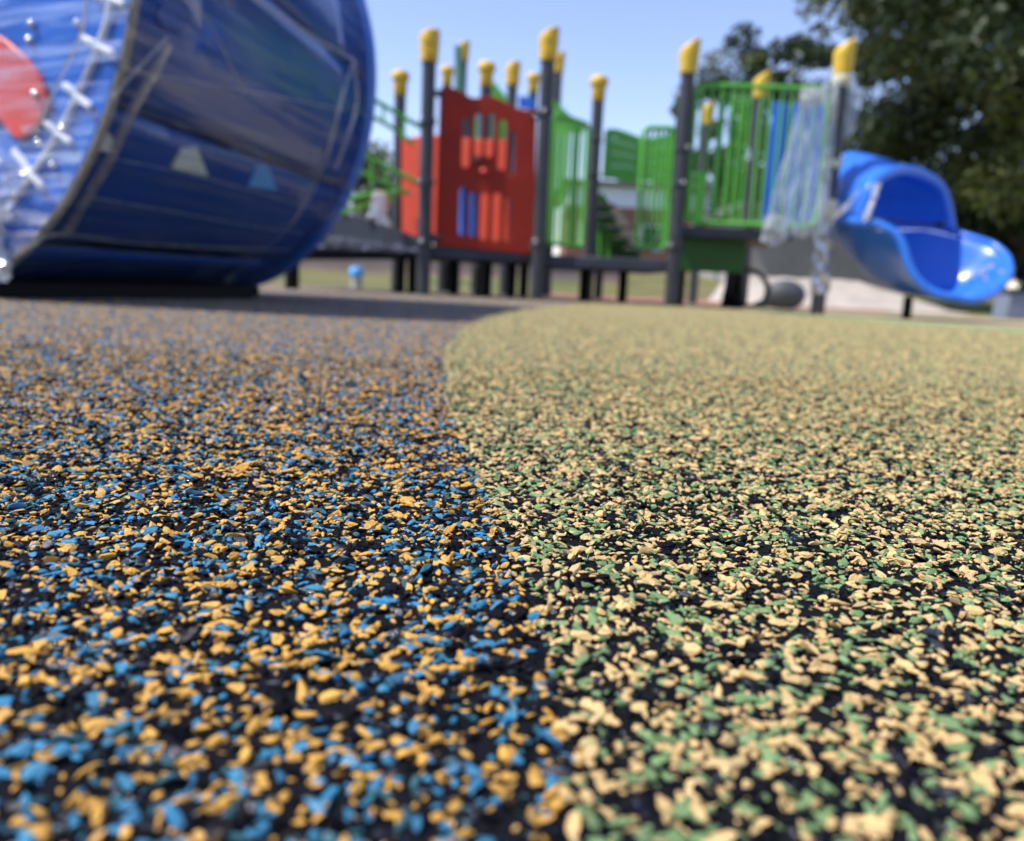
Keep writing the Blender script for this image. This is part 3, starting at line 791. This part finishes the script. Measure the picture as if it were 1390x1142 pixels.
# blue slats behind it
for x, wd in ((2.42, .13), (2.66, .13), (2.90, .13)):
    x = at({2.42: 1051, 2.66: 1079, 2.90: 1101}[x], 230, 8.5).x
    MB().box((x, 8.5, 1.42), (wd * 1.1, .02, 1.22)).build('slat', 'blue_bright', ps, bevel=.005)
MB().box((at(1085, 230, 8.52).x, 8.54, 1.4), (.42, .02, 1.1)).build('slat_backing', 'blue_dark', ps)

# ramp on the left with perforated edge and tube handrails
ramp = empty('ramp', (-1.6, 7.5, 0)); setpar(ramp, ps)
def quadplate(name, pts, th, m, par):
    P = [Vector(p) for p in pts]; n = (P[1] - P[0]).cross(P[2] - P[0]).normalized() * th
    b = MB(); k = len(P); b.v = [tuple(p) for p in P] + [tuple(p + n) for p in P]
    b.f = [tuple(range(k)), tuple(range(k, 2 * k))] + [(i, (i + 1) % k, k + (i + 1) % k, k + i) for i in range(k)]
    return b.build(name, m, par, bevel=.004)
xl, xr = at(385, 330, 7.0).x, -.86
quadplate('ramp_deck', [(xl, 7.0, .37), (xr, 6.98, .36), (xr - .3, 8.2, .38), (xl, 8.2, .42)], .02, 'deck_grate', ramp)
quadplate('edge_beam', [(xl, 6.97, .24), (xr, 6.95, .29), (xr, 6.95, .345), (xl, 6.97, .345)], .03, 'under_dark', ramp)
pg = quadplate('perforated_edge', [(xl, 6.955, .345), (xr, 6.935, .345), (xr, 6.935, .375), (xl, 6.955, .50)], .012, 'deck_grate', ramp)
sp_ = quadplate('side_plate', [tuple(at(405, 345, 7.5)), tuple(at(566, 345, 7.3)), tuple(at(566, 322, 7.3)), tuple(at(510, 300, 7.4)), tuple(at(405, 272, 7.5))], .02, 'deck_vinyl', ramp)
random.seed(3)
for k in range(60):       # punched rims of the grating
    u = random.random(); x = xl + (xr - xl) * u; z = .355 + random.random() * (.03 + .10 * (1 - u))
    MB().ball((x, 6.922, z), .012, (1, .7, 1), 8).build('rivet', 'bolt_metal', pg)
for px, Y in ((396, 6.9), (398, 7.6)):
    p = at(px, 380, Y); MB().lathe([(.055, -.02), (.055, .30)], (p.x, p.y, 0), 16).build('leg', 'under_dark', ramp)
def rail(px_pts, Y0, Y1, r, nm='handrail'):
    n = len(px_pts); P = [at(px, py, Y0 + (Y1 - Y0) * i / (n - 1)) for i, (px, py) in enumerate(px_pts)]
    return MB().tube(spline(P, 5), r, 8).build(nm, 'green', ramp)
rail([(572, 173), (540, 155), (505, 134), (470, 116), (440, 100)], 6.95, 6.6, .019)
rail([(562, 197), (530, 172), (500, 156), (465, 138), (440, 124)], 7.5, 7.2, .019)
rail([(572, 250), (535, 232), (500, 214), (470, 200), (440, 186)], 6.95, 6.6, .019)
rail([(556, 263), (525, 250), (495, 236), (450, 214)], 7.6, 7.3, .019)
rail([(545, 262), (505, 264), (470, 272), (430, 282)], 8.0, 7.4, .022)
rail([(535, 272), (500, 279), (465, 290)], 8.0, 7.4, .018)
for px, y0, y1, Y in ((548, 160, 190, 7.3), (520, 143, 168, 7.2), (525, 228, 250, 7.3), (505, 218, 266, 7.4), (487, 208, 234, 7.3), (540, 236, 262, 7.4)):
    MB().tube([at(px, y0, Y), at(px, y1, Y)], .012, 8).build('bar', 'green', ramp)

# hooded slide, wrapped with film at the entrance
sl = empty('slide', (3.3, 6.7, 0)); setpar(sl, ps)
def loft(name, secs, m, par, solid, sub=2, n=11):
    mb = MB()
    for s in secs:
        P = spline(s, 8); L = [0]
        for i in range(1, len(P)): L.append(L[-1] + (P[i] - P[i - 1]).length)
        for k in range(n):
            t = L[-1] * k / (n - 1); i = max(1, next((j for j, q in enumerate(L) if q >= t - 1e-9), len(L) - 1))
            f = (t - L[i - 1]) / max(1e-9, L[i] - L[i - 1]); mb.v.append(tuple(P[i - 1].lerp(P[i], f)))
    mb.f = [(a * n + k, a * n + k + 1, (a + 1) * n + k + 1, (a + 1) * n + k) for a in range(len(secs) - 1) for k in range(n - 1)]
    return mb.build(name, m, par, solid=solid, sub=sub)
# chute: near rim, near belly, bottom, far belly, far rim at every station
ch = [
    [(1130, 306, 6.95), (1132, 318, 7.05), (1142, 330, 7.25), (1160, 318, 7.5), (1168, 296, 7.55)],
    [(1152, 300, 6.72), (1150, 330, 7.0), (1164, 352, 7.2), (1200, 340, 7.35), (1222, 300, 7.4)],
    [(1174, 303, 6.50), (1170, 345, 6.86), (1188, 384, 7.08), (1240, 372, 7.15), (1290, 310, 7.2)],
    [(1196, 306, 6.42), (1194, 355, 6.78), (1214, 394, 7.0), (1268, 384, 7.05), (1304, 318, 7.1)],
    [(1221, 324, 6.34), (1222, 364, 6.62), (1242, 400, 6.82), (1295, 394, 6.93), (1326, 325, 7.0)],
    [(1237, 368, 6.28), (1243, 385, 6.42), (1270, 403, 6.56), (1322, 396, 6.78), (1350, 334, 6.9)],
    [(1262, 396, 6.24), (1276, 401, 6.32), (1302, 406, 6.42), (1344, 392, 6.62), (1368, 352, 6.74)],
    [(1296, 404, 6.22), (1306, 407, 6.25), (1326, 407, 6.31), (1352, 396, 6.47), (1370, 374, 6.58)],
]
chute = loft('chute', [[at(*q) for q in s] for s in ch], 'blue_slide', sl, .05)
hood = [
    [(1130, 306, 7.0), (1134, 255, 7.0), (1146, 203, 7.2), (1160, 240, 7.5), (1168, 296, 7.55)],
    [(1150, 300, 6.76), (1160, 250, 6.78), (1188, 214, 7.05), (1214, 240, 7.35), (1222, 300, 7.4)],
    [(1172, 300, 6.52), (1184, 250, 6.54), (1228, 231, 6.80), (1276, 254, 7.08), (1291, 310, 7.15)],
]
loft('hood', [[at(*q) for q in s] for s in hood], 'blue_slide', sl, .05)
MB().tube(spline([at(*q) for q in hood[2]], 6), .042, 14).build('hood_rim', 'blue_bright', sl)
MB().tube(spline([at(*s[0]) for s in ch], 5), .032, 12).build('near_rim', 'blue_bright', sl)
MB().tube(spline([at(*s[-1]) for s in ch[2:]], 5), .032, 12).build('far_rim', 'blue_bright', sl)
MB().tube(spline([at(*q) for q in ch[-1]], 5), .032, 12).build('exit_lip', 'blue_bright', sl)
p = at(1232, 415, 6.62)
MB().lathe([(.036, -.03), (.036, .17)], (p.x, p.y, 0), 16).build('leg', 'under_dark', sl)

# tan foam rings and film wound on the slide post
wrapf = empty('post_wrap', (2.49, 6.8, 0)); tag(wrapf, 'foam rings and clear film wound round the dark post at the slide', 'post wrapping')
bpy.context.view_layer.update()
for z, h in ((1.83, .05), (1.19, .035), (.86, .05), (.80, .04)):
    MB().lathe([(PR + .004, -h), (PR + .016, -h * .7), (PR + .020, 0), (PR + .014, h * .7), (PR + .004, h)], (2.49, 6.8, z), 20).build('foam_ring', 'tan_foam', wrapf)
mb = MB(); n = 18; rows = 16
for i in range(rows):
    z = .16 + .60 * i / (rows - 1)
    for k in range(n):
        a = 2 * math.pi * k / n; r_ = PR + .012 + .012 * math.sin(3 * a + i * 1.7) + .006 * math.sin(7 * a - i)
        mb.v.append((2.49 + r_ * math.cos(a), 6.8 + r_ * math.sin(a), z))
mb.f = [(i * n + k, i * n + (k + 1) % n, (i + 1) * n + (k + 1) % n, (i + 1) * n + k) for i in range(rows - 1) for k in range(n)]
mb.build('film_sleeve', 'film_white', wrapf)

def drape(name, top, bot, Yt, Yb, m, par=None, nu=44, nv=30, amp=.014, seed=1):
    """crumpled hanging film between an upper and a lower line of photo points"""
    r = random.Random(seed); ph = [r.uniform(0, 6.28) for _ in range(6)]
    T = spline([at(*q, Yt) for q in top], 10); B = spline([at(*q, Yb) for q in bot], 10); mb = MB()
    for j in range(nv):
        v = j / (nv - 1)
        for i in range(nu):
            u = i / (nu - 1)
            p = T[int(u * (len(T) - 1))].lerp(B[int(u * (len(B) - 1))], v)
            d = amp * (math.sin(u * 26 + ph[0] + v * 3) + .8 * math.sin(u * 47 + ph[1] - 5 * v) + .5 * math.sin(v * 19 + u * 9 + ph[2]) + .5 * math.sin(u * 80 + v * 11))
            mb.v.append((p.x + d * .4, p.y - .05 + d, p.z + .012 * math.sin(u * 23 + v * 9 + ph[3])))
    mb.f = [(j * nu + i, j * nu + i + 1, (j + 1) * nu + i + 1, (j + 1) * nu + i) for j in range(nv - 1) for i in range(nu - 1)]
    return mb.build(name, m, par)
tag(drape('hanging_film', [(1084, 136), (1100, 124), (1120, 116), (1138, 108)], [(1036, 306), (1064, 320), (1092, 322), (1118, 316)], 6.8, 6.75, 'film_hang', seed=2),
    'crumpled clear film hanging over the green barrier next to the slide post', 'plastic film')
tag(drape('film_patch', [(1036, 296), (1050, 292), (1064, 298)], [(1030, 326), (1048, 334), (1066, 324)], 6.78, 6.75, 'film_white', nu=14, nv=10, amp=.025, seed=5),
    'bunched white film lying on the deck edge below the green barrier', 'plastic film')
tag(drape('loose_film', [(1150, 112), (1160, 118), (1168, 128)], [(1142, 190), (1150, 186), (1156, 180)], 6.9, 6.9, 'film_hang', nu=12, nv=14, amp=.02, seed=8),
    'small loose flap of film behind the top of the slide post', 'plastic film')
tag(drape('film_patch', [(1084, 126), (1094, 121), (1106, 124)], [(1080, 146), (1092, 150), (1104, 142)], 6.76, 6.74, 'film_white', nu=14, nv=10, amp=.022, seed=6),
    'white patch painting the highlight on the film at the top corner of the green barrier', 'plastic film')  # opaque white sheet added for the bright highlight on the hanging film
# film laced along the slide entrance
lace = empty('slide_film', (3.0, 6.6, 0)); tag(lace, 'shiny film strips stretched across the blue slide hood', 'plastic film'); bpy.context.view_layer.update()
def strip(pts, Y0, Y1, r, seed):
    r0 = random.Random(seed); n = len(pts)
    P = spline([at(px, py, Y0 + (Y1 - Y0) * i / (n - 1)) for i, (px, py) in enumerate(pts)], 7)
    MB().tube(P, [r * r0.uniform(.6, 1.4) for _ in P], 7).build('film_strip', 'film_white', lace)
strip([(1192, 249), (1186, 268), (1180, 285), (1173, 300)], 6.46, 6.44, .022, 1)
strip([(1186, 250), (1166, 262), (1150, 280), (1132, 298), (1118, 318)], 6.62, 6.75, .017, 2)
strip([(1144, 245), (1140, 258), (1134, 266)], 6.9, 6.9, .012, 3)
strip([(1190, 312), (1225, 312), (1260, 313), (1298, 322)], 6.34, 6.8, .006, 4)
wp_ = MB()
for k in range(9):
    r0 = random.Random(40 + k); p = at(1318 + r0.uniform(-2, 46), 372 + r0.uniform(-12, 10), 6.46)
    wp_.ball(p, .016, (1.6, .7, .8), 8)
tag(wp_.build('film_scrap', 'film_white'), 'scrap of bright film stuck in the slide exit', 'plastic film')
tag(drape('wrapped_bundle', [(508, 264), (517, 260), (526, 266)], [(502, 296), (515, 304), (530, 308)], 7.3, 7.25, 'film_white', nu=12, nv=12, amp=.02, seed=12),
    'white film wrapped around the ramp rail end behind the drum', 'plastic film')

# ------------------------------------------------------------------ rear play structure
rs = empty('play_structure', (0, 11.2, 0)); tag(rs, 'second play structure with yellow capped posts, standing behind the red panel', 'play structure')
bpy.context.view_layer.update()
post(-.87, 11.5, 3.29, 'slant', rs, .4)
post(-1.03, 11.0, 2.85, 'brim', rs)
post(-.16, 9.3, 2.50, 'slant', rs, .35, True)
post(.08, 11.0, 2.81, 'brim', rs)
post(.41, 11.5, 3.20, 'slant', rs, .6)
b = MB(); b.box((-.3, 10.9, 1.25), (1.6, 1.6, .09)); b.build('deck', 'deck_vinyl', rs, bevel=.01)
b = MB(); b.box((-.15, 9.75, .78), (.9, .9, .08)); b.build('deck', 'deck_vinyl', rs, bevel=.01)
def slab(name, px_pts, Y, th, m, par):
    P = [at(px, py, Y) for px, py in px_pts]; b = MB(); k = len(P)
    b.v = [tuple(p) for p in P] + [(p.x, p.y + th, p.z) for p in P]
    b.f = [tuple(range(k)), tuple(range(k, 2 * k))] + [(i, (i + 1) % k, k + (i + 1) % k, k + i) for i in range(k)]
    return b.build(name, m, par, bevel=.004)
slab('roof_side', [(746, 128), (752, 136), (792, 172), (792, 180), (750, 180), (742, 160)], 9.6, .03, 'green', rs)
slab('roof_side', [(666, 112), (672, 112), (694, 140), (690, 150), (668, 138)], 10.2, .03, 'green', rs)
slab('tube_panel', [(704, 130), (724, 132), (726, 148), (704, 146)], 10.4, .05, 'blue_bright', rs)
slab('mast_panel', [(617, 62), (626, 60), (630, 132), (618, 130)], 11.3, .03, 'green_pale', rs)
slab('rear_panel', [(624, 148), (640, 146), (640, 196), (624, 196)], 9.9, .03, 'post_grey', rs)
slab('rear_panel', [(642, 140), (648, 140), (648, 196), (642, 196)], 9.9, .03, 'green', rs)
slab('rear_panel', [(648.5, 142), (658, 142), (658, 196), (648.5, 196)], 9.95, .03, 'blue_dark', rs)
slab('rear_panel', [(659, 144), (673, 144), (673, 196), (659, 196)], 9.9, .03, 'green_pale', rs)
slab('rear_panel', [(674, 150), (702, 152), (702, 198), (674, 198)], 9.92, .03, 'green', rs)
# stair behind the opening
slab('stringer', [(800, 268), (818, 262), (872, 340), (868, 360), (800, 352)], 9.2, .04, 'green_dark', rs)
for k in range(5):
    p = at(815 + 12 * k, 280 + 15 * k, 9.0); MB().box((p.x, p.y, p.z), (.30, .30, .03)).build('stair_tread', 'deck_grate', rs, bevel=.004)
slab('stair_side', [(829, 284), (840, 284), (866, 322), (862, 336), (846, 322)], 8.85, .02, 'kick_tan', rs)
for px, y0, y1 in ((803, 290, 352), (814, 300, 352), (826, 310, 352)):
    MB().tube([at(px, y0, 9.1), at(px, y1, 9.1)], .014, 8).build('bar', 'green', rs)
for x, y, h in [(-.9, 10.3, 1.2), (.3, 10.3, 1.2), (-.5, 9.5, .75), (.25, 9.5, .75), (.9, 9.2, .5)]:
    MB().lathe([(.045, -.02), (.045, h)], (x, y, 0), 14).build('leg', 'under_dark', rs)

# ------------------------------------------------------------------ small things on the ground
hc = at(1010, 405, 7.6); coil = MB()
for k in range(5):
    R_ = .17 + .012 * (k % 2); coil.tube([(hc.x + .05 + R_ * math.cos(a), hc.y + .1 * math.sin(a) + .02 * k, .19 + R_ * math.sin(a) * .95) for a in [2 * math.pi * q / 28 for q in range(28)]], .012, 6, closed=True)
tag(coil.build('hose_coil', 'hose_black'), 'black hose coil standing on the ground beside the dark green riser', 'hose')
hb = MB().lathe([(.09, -.012), (.11, .02), (.10, .10), (.085, .2), (.08, .32), (.05, .42)], (hc.x - .04, hc.y + .25, 0), 16)
tag(hb.build('black_bollard', 'under_dark'), 'squat black bollard base under the slide deck', 'bollard')
pb = at(1066, 400, 9.0); bg = MB().ball((pb.x, pb.y, .14), .2, (1.15, .8, .85), 16)
bg.tube([(pb.x - .35, pb.y, .01), (pb.x - .2, pb.y, .05), (pb.x + .1, pb.y, .04)], .05, 8)
bgo = bg.build('tool_bag', 'bag_grey', sub=1); tag(bgo, 'dark grey rounded bag on the ground in front of the pale bank', 'bag')
bo = at(1378, 420, 9.5); eb = empty('utility_box', (bo.x, bo.y, 0)); tag(eb, 'blue-grey utility box at the right edge of the lawn', 'utility box'); bpy.context.view_layer.update()
MB().box((bo.x, bo.y, .13), (.36, .3, .30)).build('body', 'box_bluegrey', eb, bevel=.02)
MB().box((bo.x, bo.y, .295), (.40, .34, .03)).build('lid', 'bag_grey', eb, bevel=.01)
bb = at(484, 380, 10.5); be = empty('litter_bin', (bb.x, bb.y, 0)); tag(be, 'small bin with blue-white lid on a pale post, seen under the ramp', 'bin'); bpy.context.view_layer.update()
MB().lathe([(.07, -.03), (.07, .12)], (bb.x, bb.y, 0), 14).build('stand', 'concrete', be)
MB().lathe([(.07, .12), (.09, .15), (.09, .22), (.07, .25), (.03, .26)], (bb.x, bb.y, 0), 16).build('lid', 'daylight_lid_blue', be)

# ------------------------------------------------------------------ far walls and buildings
def gz(p): return ground_z(p.x, p.y)
# pale gravel bank rising to the grey building
x0, x1 = at(1016, 400, 13).x, at(1262, 400, 13).x
b = MB(); N1, N2 = 24, 10
for j in range(N2):
    v = j / (N2 - 1)
    for i in range(N1):
        u = i / (N1 - 1); e_ = min(1, min(u, 1 - u) * 9)
        b.v.append((x0 + (x1 - x0) * 1.15 * u, 12.2 + 3.6 * v, -.03 + .52 * (v ** .9) * e_ + .012 * math.sin(u * 40 + v * 9)))
b.f = [(j * N1 + i, j * N1 + i + 1, (j + 1) * N1 + i + 1, (j + 1) * N1 + i) for j in range(N2 - 1) for i in range(N1 - 1)]
tag(b.build('gravel_bank', 'stone_cream'), kind='structure')
def building(name, label, x0, x1, y, zb, zt, m, brick_to=None, mb_=None, dep=6, win=True):
    e = empty(name, ((x0 + x1) / 2, y + dep / 2, 0)); tag(e, label, 'building'); bpy.context.view_layer.update()
    MB().box(((x0 + x1) / 2, y + dep / 2, (zb + zt) / 2), (x1 - x0, dep, zt - zb)).build('wall', m, e)
    if brick_to: MB().box(((x0 + x1) / 2, y + dep / 2, (zb + brick_to) / 2), (x1 - x0 + .1, dep + .1, brick_to - zb)).build('brick_base', mb_, e)
    MB().box(((x0 + x1) / 2, y + dep / 2, zt + .12), (x1 - x0 + .7, dep + .7, .24)).build('roof', 'roof_grey', e)
    k = x0 + 1.2
    while win and k < x1 - 1.2:
        f = MB().box((k, y - .03, (zb + zt) * .5), (1.2, .1, 1.3)).build('window', 'siding_white', e)
        MB().box((k, y - .07, (zb + zt) * .5), (1.0, .05, 1.1)).build('pane', 'glass_dark', f); k += 3.1
    return e
lw = MB().box((-5.5, 23.0, .42), (17, .3, .75)); lw.box((-5.5, 23.0, .82), (17.2, .4, .06))
tag(lw.build('garden_wall', 'brick_pink', bevel=.01), 'low pinkish wall across the lawn, seen under the ramp', 'wall')
building('school_building', 'long far building with pale fascia above a reddish brick base', at(770, 300, 42).x, at(1062, 300, 42).x, 42, .3, 5.2, 'siding_white', 4.2, 'brick_red')
building('grey_building', 'plain grey building behind the pale gravel bank', at(1010, 350, 24).x, at(1236, 350, 24).x, 24, -.05, 2.5, 'wall_grey', win=False)
building('white_house', 'small pale house far behind the ramp handrails', at(420, 300, 48).x, at(560, 300, 48).x, 48, .4, 3.0, 'stone_cream')

# ------------------------------------------------------------------ trees
def leaves(centres, n, size, m, name, parent, seed, spread):
    r = np.random.default_rng(seed); c = np.array(centres)
    k = r.integers(0, len(c), n); d = r.normal(size=(n, 3)); d /= np.linalg.norm(d, axis=1)[:, None]
    p = c[k, :3] + d * (c[k, 3] * r.uniform(.25, 1.0, n) ** .6)[:, None] * np.array([1, 1, .75])
    a = r.normal(size=(n, 3)); a /= np.linalg.norm(a, axis=1)[:, None]; b_ = np.cross(a, r.normal(size=(n, 3))); b_ /= np.linalg.norm(b_, axis=1)[:, None]
    s = size * r.uniform(.6, 1.3, n)[:, None]
    V = np.stack([p - a * s, p + b_ * s * .45, p + a * s, p - b_ * s * .45], 1).reshape(-1, 3)
    me_ = bpy.data.meshes.new(name); me_.vertices.add(4 * n); me_.vertices.foreach_set('co', V.astype(np.float32).ravel())
    me_.loops.add(4 * n); me_.loops.foreach_set('vertex_index', np.arange(4 * n, dtype=np.int32)); me_.polygons.add(n); me_.polygons.foreach_set('loop_start', np.arange(0, 4 * n, 4, dtype=np.int32))
    me_.update(); me_.materials.append(M[m]); o = bpy.data.objects.new(name, me_); COL.objects.link(o); setpar(o, parent); return o
def tree(x, y, cz, rx, rz, nclump, nleaf, size, label, seed, m='leaf', m2='leaf_light', trunk_r=.2, group=None, clump=.8):
    r = random.Random(seed); z0 = ground_z(x, y); e = empty('tree', (x, y, z0)); tag(e, label, 'tree', group); bpy.context.view_layer.update()
    top = cz + rz * .5
    tp = [Vector((x, y, z0 - .1)), Vector((x + .1, y, z0 + (cz - z0) * .4)), Vector((x - .05, y + .1, cz)), Vector((x, y, top))]
    mb = MB().tube(spline(tp, 5), [trunk_r * (1 - .8 * i / 15) for i in range(16)], 10)
    cs = []
    for k in range(nclump):
        while True:
            q = Vector((r.uniform(-1, 1), r.uniform(-1, 1), r.uniform(-1, 1)))
            if .35 < q.length < 1.0: break
        p = Vector((x + q.x * rx, y + q.y * rx, cz + q.z * rz)); cs.append((p.x, p.y, p.z, clump * r.uniform(.55, 1.25)))
        if k % 4 == 0:
            s = Vector((x, y, max(z0 + .8, min(top, p.z - abs(q.x) * rx * .5)))); mb.tube([s, s.lerp(p, .5) + Vector((0, 0, .15)), p], [trunk_r * .35, trunk_r * .2, .02], 6)
    mb.build('trunk', 'bark', e)
    h = int(nclump * .7)
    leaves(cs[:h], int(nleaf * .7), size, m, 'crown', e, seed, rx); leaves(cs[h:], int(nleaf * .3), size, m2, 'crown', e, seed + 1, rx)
    return e
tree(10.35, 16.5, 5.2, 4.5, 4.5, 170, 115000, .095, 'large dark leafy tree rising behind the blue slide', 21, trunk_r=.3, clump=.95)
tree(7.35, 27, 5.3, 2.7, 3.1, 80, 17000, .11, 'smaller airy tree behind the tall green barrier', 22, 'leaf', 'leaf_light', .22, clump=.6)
tree(16.6, 27, 3.2, 3.4, 3.3, 60, 18000, .13, 'dark low-branched tree at the far right edge', 23, 'leaf_dark', 'leaf', .25, clump=1.0)
tree(12.6, 30, 2.6, 3.0, 2.4, 50, 14000, .13, 'dark bushy tree between the slide and the large tree', 27, 'leaf_dark', 'leaf', .2, clump=1.0)
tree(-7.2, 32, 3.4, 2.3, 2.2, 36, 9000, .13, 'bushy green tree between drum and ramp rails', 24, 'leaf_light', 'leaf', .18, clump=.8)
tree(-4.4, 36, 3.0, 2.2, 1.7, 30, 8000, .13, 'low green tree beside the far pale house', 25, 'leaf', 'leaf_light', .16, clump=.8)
tree(-13.5, 38, 10.5, 3.6, 3.0, 50, 14000, .15, 'tall tree whose branches show above the drum', 26, 'leaf', 'leaf_dark', .3, clump=.9)
# trees on the near side of the playground, mirrored in the drum's glossy shell
for i, (x, y) in enumerate(((-9, -13), (-3.5, -15), (3, -14), (9, -16), (-15, -9))):
    tree(x, y, 4.0, 2.8, 3.2, 40, 7000, .2, ['broad tree', 'round tree', 'leafy tree', 'spreading tree', 'bushy tree'][i] + ' on the near side of the playground, mirrored dimly in the drum', 50 + i, 'leaf_dark', 'leaf', .22, clump=1.1)
print('granule instances', n_)
